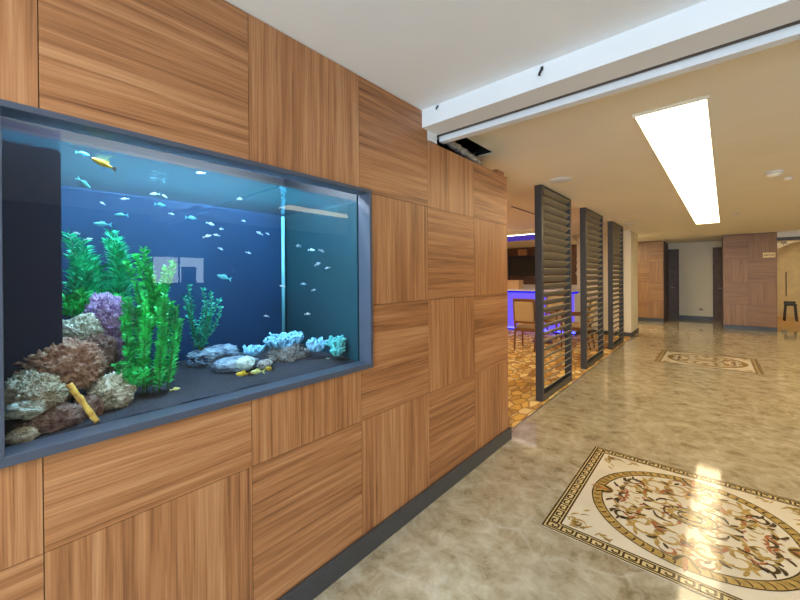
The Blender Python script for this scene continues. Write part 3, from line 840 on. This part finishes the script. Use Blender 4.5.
def branch_coral(name, label, u, v, x, wy, hz, n, m, seed, r=.009):
    c = tank_pt(u, v, x); rn = random.Random(seed)
    t = MB()
    t.lathe([(wy*.5, -.02), (wy*.45, 0), (.01, .01)], n=14)
    for i in range(n):
        a = rn.uniform(0, 2*pi); q = sqrt(rn.random()); y = wy*q*cos(a); xx = wy*.5*q*sin(a)
        h = hz*(.55+.6*rn.random())*(1-.35*q*q)
        b = Vector((xx*.6, y*.75, -.015)); e = Vector((xx*1.1, y*1.1, h))
        m_ = b.lerp(e, .55)+Vector((rn.uniform(-.008, .008), rn.uniform(-.008, .008), 0))
        t.tube([b, m_, e, e+Vector((0, 0, r*.5))], [r*.8, r*.9, r, r*.4], 6)
        for k in range(2):
            f = m_.lerp(e, rn.random()); g = f+Vector((rn.uniform(-.02, .02), rn.uniform(-.025, .025), rn.uniform(.008, .025)))
            t.tube([f, g], [r*.7, r*.6], 6)
    o = t.build(name, m, loc=c); return tag(o, label, 'coral')


blue_c = plain('pale_blue_coral', (0.30, 0.62, 0.85), 0.8, var=0.25, scale=60)
teal_c = plain('teal_coral', (0.12, 0.52, 0.50), 0.8, var=0.25, scale=60)
branch_coral('branch_coral', 'wide bright pale blue coral on the rubble rock', 285, 343, -.42, .115, .045, 110, blue_c, 1)
branch_coral('branch_coral', 'pale blue branching coral right of the widest blue coral', 317, 347, -.27, .055, .035, 44, blue_c, 2)
branch_coral('branch_coral', 'teal branching coral near the right corner of the aquarium', 337, 345, -.19, .05, .035, 44, teal_c, 3)
branch_coral('branch_coral', 'small teal coral tuft in front of the larger teal coral', 337, 352, -.16, .035, .014, 24, teal_c, 4, .007)
branch_coral('branch_coral', 'small sky blue coral tuft on the slate slab left of the rubble rock', 254, 351, -.42, .05, .012, 26, blue_c, 5, .008)

# gold reflection in the tank glass, modelled as a solid bar on the rocks
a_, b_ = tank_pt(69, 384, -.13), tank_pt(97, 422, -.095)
gm = plain('gold_reflection', (1.0, 0.48, 0.09), 0.3, var=0.4, scale=60, bump=.5)
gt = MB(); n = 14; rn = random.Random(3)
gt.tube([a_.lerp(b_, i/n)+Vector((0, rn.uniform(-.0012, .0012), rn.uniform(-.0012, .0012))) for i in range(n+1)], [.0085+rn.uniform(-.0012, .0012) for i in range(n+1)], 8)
tag(gt.build('gold_reflection', gm), 'gold reflection built as a solid amber bar across the dark umber rock', 'branch')  # no real branch; the bar stands in for the gold reflection

# ------------------------------------------------------------------ water plants


def leafy(name, label, strands, leaf, m_leaf, m_stem, seed, dens=70, spread=.03, curl=.5, group=None):
    """strands: (base, top, sway) in world coordinates"""
    rn = random.Random(seed); base = strands[0][0]
    t = thing(name, label, 'water plant', base, group=group)
    s, f = MB(), MB()
    for (b, e, sway) in strands:
        pts = []
        for i in range(9):
            q = i/8; pts.append(b.lerp(e, q)+Vector((sway*.4*sin(q*3.1), sway*sin(q*2.6), 0)))
        s.tube(pts, [.0032*(1-.6*i/8) for i in range(9)], 5)
        nl = int(dens*(e-b).length/.4)
        for k in range(nl):
            q = .06+.94*k/nl; i = min(7, int(q*8)); p = pts[i].lerp(pts[i+1], q*8-i)
            a = k*2.4+rn.uniform(-.4, .4); tl = rn.uniform(.2, .9)
            d = Vector((cos(a)*.8, sin(a), tl)).normalized(); L = leaf[0]*rn.uniform(.6, 1.15)*(1-.35*q); W = leaf[1]*rn.uniform(.7, 1.2)
            sd = d.cross(Vector((rn.uniform(-1, 1), rn.uniform(-1, 1), rn.uniform(-1, 1)))).normalized()*W
            mid = p+d*L*.5+Vector((0, 0, curl*L*.15)); tip = p+d*L
            f.face([p, mid+sd, tip, mid-sd], smooth=True)
    s.build('stems', m_stem, t, at=base)
    f.build('foliage', m_leaf, t, at=base)
    return t


GR1 = plain('bright_green_leaf', (0.035, 0.64, 0.14), 0.5, var=0.5, scale=18)
GR2 = plain('sea_green_leaf', (0.03, 0.62, 0.30), 0.5, var=0.5, scale=18)
GR3 = plain('pale_teal_leaf', (0.03, 0.48, 0.28), 0.5, var=0.4, scale=18)
STEM = plain('green_stem', (0.05, 0.22, 0.05), 0.6)


def strand(u0, v0, x0, u1, v1, x1=None, sway=0.0): return (tank_pt(u0, v0, x0), tank_pt(u1, v1, x1 if x1 is not None else x0), sway)


rn = random.Random(21)
front = [strand(130+i*3.4+rn.uniform(-5, 5), 394-abs(i-6)*1.2, -.27+rn.uniform(-.04, .05), 121+i*5.0+rn.uniform(-2, 2), [318, 306, 300, 306, 296, 300, 318, 306, 300, 296, 298, 306, 316][i]+rn.uniform(-4, 4), -.27+rn.uniform(-.08, .04), rn.uniform(-.02, .02)) for i in range(13)]
leafy('bushy_plant', 'big bright green bushy plant rising from the gravel in front of the mauve coral', front, (.032, .0042), GR1, STEM, 1, dens=280)
leafy('bushy_plant', 'low bright green sprig at the left foot of the big bushy plant', [strand(128, 388, -.19, 112+i*8, 366+rn.uniform(-4, 6), -.2, .01) for i in range(5)], (.028, .0055), GR1, STEM, 2, dens=240)
leafy('tall_plant', 'tall dark green plant behind the bushy plant, left of the reflected screen', [strand(146+rn.uniform(-8, 8), 330, -.42, 122+i*8+rn.uniform(-2, 2), [262, 255, 248, 272, 285, 268, 262][i % 7], -.42+rn.uniform(-.05, .05), .02) for i in range(7)], (.038, .007), GR1, STEM, 3, dens=170)
leafy('feathery_plant', 'feathery sea green plant in the back corner beside the black filter box', [strand(70+i*4.5, 312, -.62, 64+i*6.0, [236, 250, 242, 258, 262, 268, 272][i]+rn.uniform(-4, 4), -.66, .03) for i in range(7)], (.065, .0045), GR2, STEM, 4, dens=220)
leafy('feathery_plant', 'second feathery plant, tallest at the back above the mauve coral', [strand(112+rn.uniform(-5, 5), 312, -.6, 103+i*4.5, [240, 232, 238, 246, 258][i], -.62, .025) for i in range(5)], (.06, .0045), GR2, STEM, 5, dens=220)
leafy('moss_plant', 'low bushy moss along the foot of the feathery plants', [strand(66+i*5.5, 318, -.5, 64+i*6, 296+rn.uniform(-5, 6), -.5, .01) for i in range(10)], (.05, .008), GR1, STEM, 6, dens=150)
leafy('wispy_plant', 'thin wispy teal plant on the gravel right of the big bushy plant', [strand(198+rn.uniform(-5, 6), 350, -.62, 186+i*4.6, [296, 284, 300, 288, 306, 292, 312, 306, 298][i], -.62, .03*rn.uniform(-1, 1)) for i in range(9)], (.034, .0055), GR3, STEM, 7, dens=80)

# ------------------------------------------------------------------ fish


def fish_meshes(L):
    b = MB()
    prof = [(-.5, .01), (-.42, .07), (-.28, .12), (-.1, .155), (.1, .15), (.28, .10), (.42, .05), (.5, .035)]
    n = 10
    for (t, r) in prof:
        for k in range(n):
            q = 2*pi*k/n; b.v.append((r*.5*L*cos(q), t*L, r*1.1*L*sin(q)))
    for i in range(len(prof)-1):
        for k in range(n):
            k2 = (k+1) % n; b.f.append((i*n+k, i*n+k2, (i+1)*n+k2, (i+1)*n+k)); b.sm.append(True)
    b.f.append(tuple(reversed(range(n)))); b.f.append(tuple((len(prof)-1)*n+k for k in range(n))); b.sm += [True, True]
    tl = MB(); th = .006*L
    for s in (th, -th): tl.face([(s, .44*L, .03*L), (s, .72*L, .20*L), (s, .64*L, 0), (s, .72*L, -.20*L), (s, .44*L, -.03*L)][::(1 if s > 0 else -1)])
    dn = MB()
    for s in (th, -th): dn.face([(s, -.15*L, .14*L), (s, .02*L, .27*L), (s, .28*L, .22*L), (s, .25*L, .09*L)][::(1 if s > 0 else -1)])
    return b, tl, dn


FM = dict(
    silver=plain('silver_fish', (0.55, 0.66, 0.72), 0.3, var=0.15, scale=80),
    teal=plain('teal_fish', (0.10, 0.50, 0.55), 0.35, var=0.3, scale=50),
    yellow=plain('yellow_fish', (0.80, 0.55, 0.05), 0.4, var=0.25, scale=50),
    lime=plain('pale_yellow_fish', (0.70, 0.72, 0.25), 0.4, var=0.25, scale=50),
    dark=plain('dark_fin', (0.10, 0.06, 0.03), 0.5),
)
protos = {}


def fish(name, label, u, v, x, px, kind, yaw, pitch=0.0, group=None):
    c = tank_pt(u, v, x); L = px*(c-CAM).dot(fw)/F_PX/1.1
    key = (kind,)
    if key not in protos:
        t = thing(name, label, 'fish', (0, 0, 0)); b, tl, dn = fish_meshes(.05)
        b.build('body', FM[kind], t); tl.build('tail_fin', FM['dark' if kind == 'yellow' else kind], t); dn.build('dorsal_fin', FM[kind], t)
        protos[key] = t
    else:
        t = dup(protos[key], (0, 0, 0), 0, label)
    t.location = c; t.rotation_euler = (pitch, 0, yaw); t.scale = (L/.05,)*3
    if 'group' in t: del t['group']
    if group: t['group'] = group
    return t


rn = random.Random(9)
for lb, u, v, x, px, kd, yw, pt in (
        ('yellow fish with dark tail near the water surface at upper left', 102, 163, -.22, 20, 'yellow', radians(0), -.35),
        ('yellow fish low over the gravel, left of the pair of pale blocks', 242, 374, -.20, 16, 'yellow', radians(10), -.2),
        ('pale yellow fish between the two yellow fish over the gravel', 256, 372, -.22, 15, 'lime', radians(0), -.12),
        ('smaller yellow fish nearest the rubble rock', 269, 369, -.23, 12, 'yellow', radians(20), -.4),
        ('tiny yellow fish at the gravel foot of the big bushy plant', 176, 389, -.16, 9, 'lime', radians(180), 0),
        ('teal fish high under the water surface, left of the yellow fish', 84, 154, -.3, 12, 'teal', radians(200), 0),
        ('pale teal fish angled nose down above the feathery plant', 85, 184, -.25, 13, 'teal', radians(180), .7),
        ('teal fish just above the tallest feathery plant', 101, 224, -.3, 14, 'teal', radians(0), 0),
        ('teal fish in mid water above the bushy plant', 120, 215, -.3, 11, 'teal', radians(0), .1),
        ('bright teal fish right of the reflected screen', 223, 277, -.25, 14, 'teal', radians(0), -.3),
        ('teal fish beside the ceiling reflection at upper middle', 161, 205, -.3, 10, 'teal', radians(190), 0),
        ('teal fish in the dim right end of the aquarium', 342, 277, -.3, 10, 'teal', radians(0), .4),
        ('teal fish right of the ceiling reflection at upper middle', 192, 218, -.3, 10, 'teal', radians(180), 0),
        ('teal fish by the right end wall above the teal corals', 359, 333, -.12, 9, 'teal', radians(0), 0)):
    fish('reef_fish', lb, u, v, x, px, kd, yw, pt)
for lb, gr, lst in (
        ('small silver fish in front of the black filter box', 'silver fish by the filter box', [(17, 155), (47, 157), (22, 176), (30, 177), (45, 203), (22, 220), (34, 172)]),
        ('small silver fish in the open water above the plants', 'silver fish above the plants', [(102, 203), (124, 199), (154, 194), (164, 196), (89, 239), (76, 233), (200, 173), (172, 214)]),
        ('small silver fish in the blue middle of the aquarium', 'silver fish in mid tank', [(240, 199), (244, 221), (211, 224), (221, 229), (208, 236), (216, 235), (268, 234), (259, 233), (221, 249), (249, 253), (266, 316), (282, 286)]),
        ('small silver fish in the darker right end of the aquarium', 'silver fish at the right end', [(312, 250), (318, 264), (322, 251), (324, 257), (327, 268), (304, 284), (314, 290), (308, 314), (298, 246), (330, 246)])):
    for (u, v) in lst:
        fish('silver_fish', lb, u, v, -.2-rn.random()*.35, rn.uniform(5, 8.5), 'silver', rn.choice([0, pi])+rn.uniform(-.5, .5), rn.uniform(-.4, .4), gr)

# things across the corridor that the aquarium glass mirrors
sc_ = thing('wall_screen', 'lit white information screen on the right-hand wall, mirrored in the aquarium', 'screen', (XR, -.85, 1.6))
SCR = emit('lit_screen', (0.75, 0.95, 1.0), 8.0)
MB().box(XR-.03, XR, -1.25, -.44, 1.36, 1.84).build('casing', M['screen'], sc_, at=(XR, -.85, 1.6))
MB().box(XR-.034, XR-.030, -1.24, -.87, 1.38, 1.82).build('display', SCR, sc_, at=(XR, -.85, 1.6))
MB().box(XR-.034, XR-.030, -.84, -.45, 1.38, 1.82).build('display', SCR, sc_, at=(XR, -.85, 1.6))
MB().box(XR-.037, XR-.034, -.82, -.58, 1.38, 1.66).build('picture', M['door'], sc_, at=(XR, -.85, 1.6))
al = thing('alarm_button', 'red fire alarm button on the right-hand wall', 'alarm button', (XR, .1, 1.6))
MB().box(XR-.04, XR, .04, .16, 1.54, 1.66).build('box', plain('alarm_red', (0.6, 0.03, 0.02), 0.4), al, at=(XR, .1, 1.6), bevel=.004)
MB().box(XR-.044, XR-.04, .07, .13, 1.57, 1.63).build('press_plate', M['white'], al, at=(XR, .1, 1.6))

# ------------------------------------------------------------------ lounge: bar, chairs, television
BX0, BX1, BY = -3.1, -1.12, 6.3
br = thing('bar_counter', 'white bar counter glowing with blue light beyond the slatted screens', 'bar counter', (-2.2, BY+.3, 0.004))
bat = (-2.2, BY+.3, 0.004)
MB().box(BX0, BX1, BY, BY+.55, 0.10, 1.02).build('body', M['white_lam'], br, at=bat)
MB().box(BX0+.02, BX1-.01, BY-.012, BY, 0.12, 1.0).build('backlit_front', emit('bar_front_glow', (0.20, 0.13, 1.0), 0.9), br, at=bat)
MB().box(BX0-.02, BX1, BY+.05, BY+.55, 0.004, 0.10).build('plinth', M['skirt'], br, at=bat)
MB().box(BX0-.05, BX1, BY-.10, BY+.6, 1.06, 1.10).build('worktop', M['white_lam'], br, at=bat, bevel=.004)
MB().box(BX0, BX1, BY-.02, BY+.3, 1.01, 1.06).build('light_strip', emit('bar_edge_glow', (0.01, 0.015, 0.85), 1.0), br, at=bat)
MB().box(BX0, BX1, BY-.005, BY+.04, 0.06, 0.085).build('light_strip', BLUE_EMIT, br, at=bat)
tag(MB().box(-2.95, -2.50, BY+.05, BY+.35, 1.102, 1.34).build('counter_cabinet', M['tan'], bevel=.004), 'tan wooden box standing on the left end of the blue-lit bar', 'box')
struct('trim_cove', MB().box(XL, -1.34, 5.15, 5.175, 2.394, 2.4025), WHITE_EMIT)
struct('trim_blue_glow_sheet', MB().box(XL, -1.34, 5.19, 6.5, 2.398, 2.4025), emit('painted_blue_glow', (0.20, 0.12, 1.0), 0.32))  # emissive sheet stands in for blue LED light falling on the soffit
struct('trim_ceiling_slot', MB().box(-.92, -.89, 2.2, 3.6, ZC-.004, ZC+.001), M['brown_track'])
tv = thing('television', 'black flat television on the dark wood wall behind the bar', 'television', (-3.4, 8.95, 1.47))
MB().box(-3.92, -2.85, 8.90, 8.955, 1.46, 2.12).build('casing', M['black'], tv, at=(-3.4, 8.95, 1.47), bevel=.004)
MB().box(-3.90, -2.87, 8.897, 8.90, 1.48, 2.10).build('glass_front', plain('tv_glass', (0.006, 0.006, 0.007), 0.15), tv, at=(-3.4, 8.95, 1.47))
fl_ = thing('lattice_frame', 'small amber lattice frame on the wall above the television', 'wall frame', (-3.45, 8.95, 2.15))
lf = MB()
am = plain('amber_lattice', (0.50, 0.22, 0.12), 0.5)
for i in range(4):
    lf.box(-3.59+i*.09, -3.57+i*.09, 8.92, 8.95, 2.15, 2.34)
for i in range(3): lf.box(-3.59, -3.30, 8.92, 8.95, 2.15+i*.085, 2.17+i*.085)
lf.build('lattice', am, fl_, at=(-3.45, 8.95, 2.15))
MB().box(-3.6, -3.29, 8.95, 8.96, 2.14, 2.35).build('back_board', M['tan'], fl_, at=(-3.45, 8.95, 2.15))
dw = thing('wall_ornament', 'pale curled ornament hung on the dark wall right of the television', 'wall ornament', (-1.68, 8.94, 1.75))
om = MB()
for (cx_, cz_, r, a0, a1) in ((0, .18, .11, 0, 4.8), (.03, -.02, .12, 2.2, 7.2), (-.03, -.24, .10, 0, 5)):
    om.tube([(cx_+r*(1-.5*i/20)*cos(a0+(a1-a0)*i/20), 0, cz_+r*(1-.5*i/20)*sin(a0+(a1-a0)*i/20)) for i in range(21)], .016, 6)
om.build('scrolls', M['steel'], dw)


def make_chair(label, loc, rz, group='lounge armchairs'):
    """front faces +y"""
    t = thing('lounge_armchair', label, 'armchair', loc, rz, group)
    W, D, H = .45, .50, 1.0
    def part(mb, n, m, **k): return mb.build(n, m, t, **k)
    for sx in (-1, 1):
        x = sx*(W/2-.025)
        part(MB().tube([(x*.97, D/2-.03, 0), (x, D/2-.03, .40), (x*1.04, D/2-.05, .64)], [.014, .022, .018], 8), 'leg', M['chair_wood'])
        part(MB().tube([(x*.95, -D/2-.05, 0), (x, -D/2+.03, .42), (x, -D/2-.02, .72), (x*.98, -D/2-.07, H-.02)], [.015, .022, .02, .017], 8), 'leg', M['chair_wood'])
        part(MB().tube([(x*1.0, -D/2+.0, .66), (x*1.10, -D/2+.15, .68), (x*1.12, D/2-.1, .665), (x*1.06, D/2-.02, .64)], [.018, .022, .024, .018], 8), 'armrest', M['chair_wood'])
    part(MB().box(-W/2+.02, W/2-.02, -D/2+.02, D/2, .36, .42), 'seat_frame', M['chair_wood'], bevel=.006)
    part(MB().box(-W/2+.03, W/2-.03, -D/2+.06, D/2+.01, .415, .49), 'seat_cushion', M['chair_cloth'], bevel=.025)
    R = Matrix.Translation((0, -D/2-.005, .52)) @ Matrix.Rotation(radians(8), 4, 'X')
    bf = MB()
    bf.box(-W/2+.02, W/2-.02, -.02, .02, .44, .49, R).box(-W/2+.02, W/2-.02, -.02, .02, 0, .045, R)
    part(bf, 'back_frame', M['chair_wood'], bevel=.006)
    part(MB().box(-W/2+.045, W/2-.045, -.03, .035, .045, .44, R), 'back_cushion', M['chair_cloth'], bevel=.02)
    return t


make_chair('tan upholstered armchair seen from behind, left of the nearest slatted screen', (-1.40, 4.15, .004), radians(4))
make_chair('tan armchair turned away to the left, seen in the gap between the first two screens', (-.72, 4.85, .004), radians(92))
make_chair('tan armchair between the round table and the blue-lit bar, facing the camera', (-1.5, 5.78, .004), radians(178))
tb = thing('round_table', 'round dark wood pedestal table among the armchairs behind the nearest screen', 'table', (-1.45, 5.05, .004))
MB().lathe([(.36, .70), (.37, .715), (.36, .735)], n=32).build('tabletop', M['bar_wood'], tb)
MB().lathe([(.035, .02), (.03, .35), (.04, .70)], n=16).build('pedestal', M['bar_wood'], tb)
MB().lathe([(.22, 0), (.21, .015), (.04, .03)], n=24).build('base', M['bar_wood'], tb)

# ------------------------------------------------------------------ far end
sg = thing('room_sign', 'small pale gold sign on the far right wood panel', 'sign', (2.41, 10.09, 1.93))
MB().box(2.30, 2.52, 10.078, 10.09, 1.865, 1.995).build('plate', plain('sign_gold', (0.85, 0.68, 0.32), 0.4), sg, at=(2.41, 10.09, 1.93))
lt = MB(); rn = random.Random(6)
for i in range(7): lt.box(2.325+i*.026, 2.34+i*.026+rn.uniform(-.004, .004), 10.076, 10.078, 1.915, 1.945)
lt.build('lettering', M['bar_wood'], sg, at=(2.41, 10.09, 1.93))
oc = thing('office_chair', 'small black stool with a low back in the glazed room behind the glass door', 'stool', (3.12, 13.4, .003))
MB().box(-.13, .13, -.13, .13, .47, .53).build('seat', M['black'], oc, bevel=.02)
MB().box(-.13, .13, .10, .14, .53, .60).build('backrest', M['black'], oc, bevel=.02)
for sx in (-1, 1):
    for sy in (-1, 1): MB().tube([(sx*.13, sy*.13, 0), (sx*.10, sy*.10, .48)], .02, 6).build('leg', M['black'], oc)
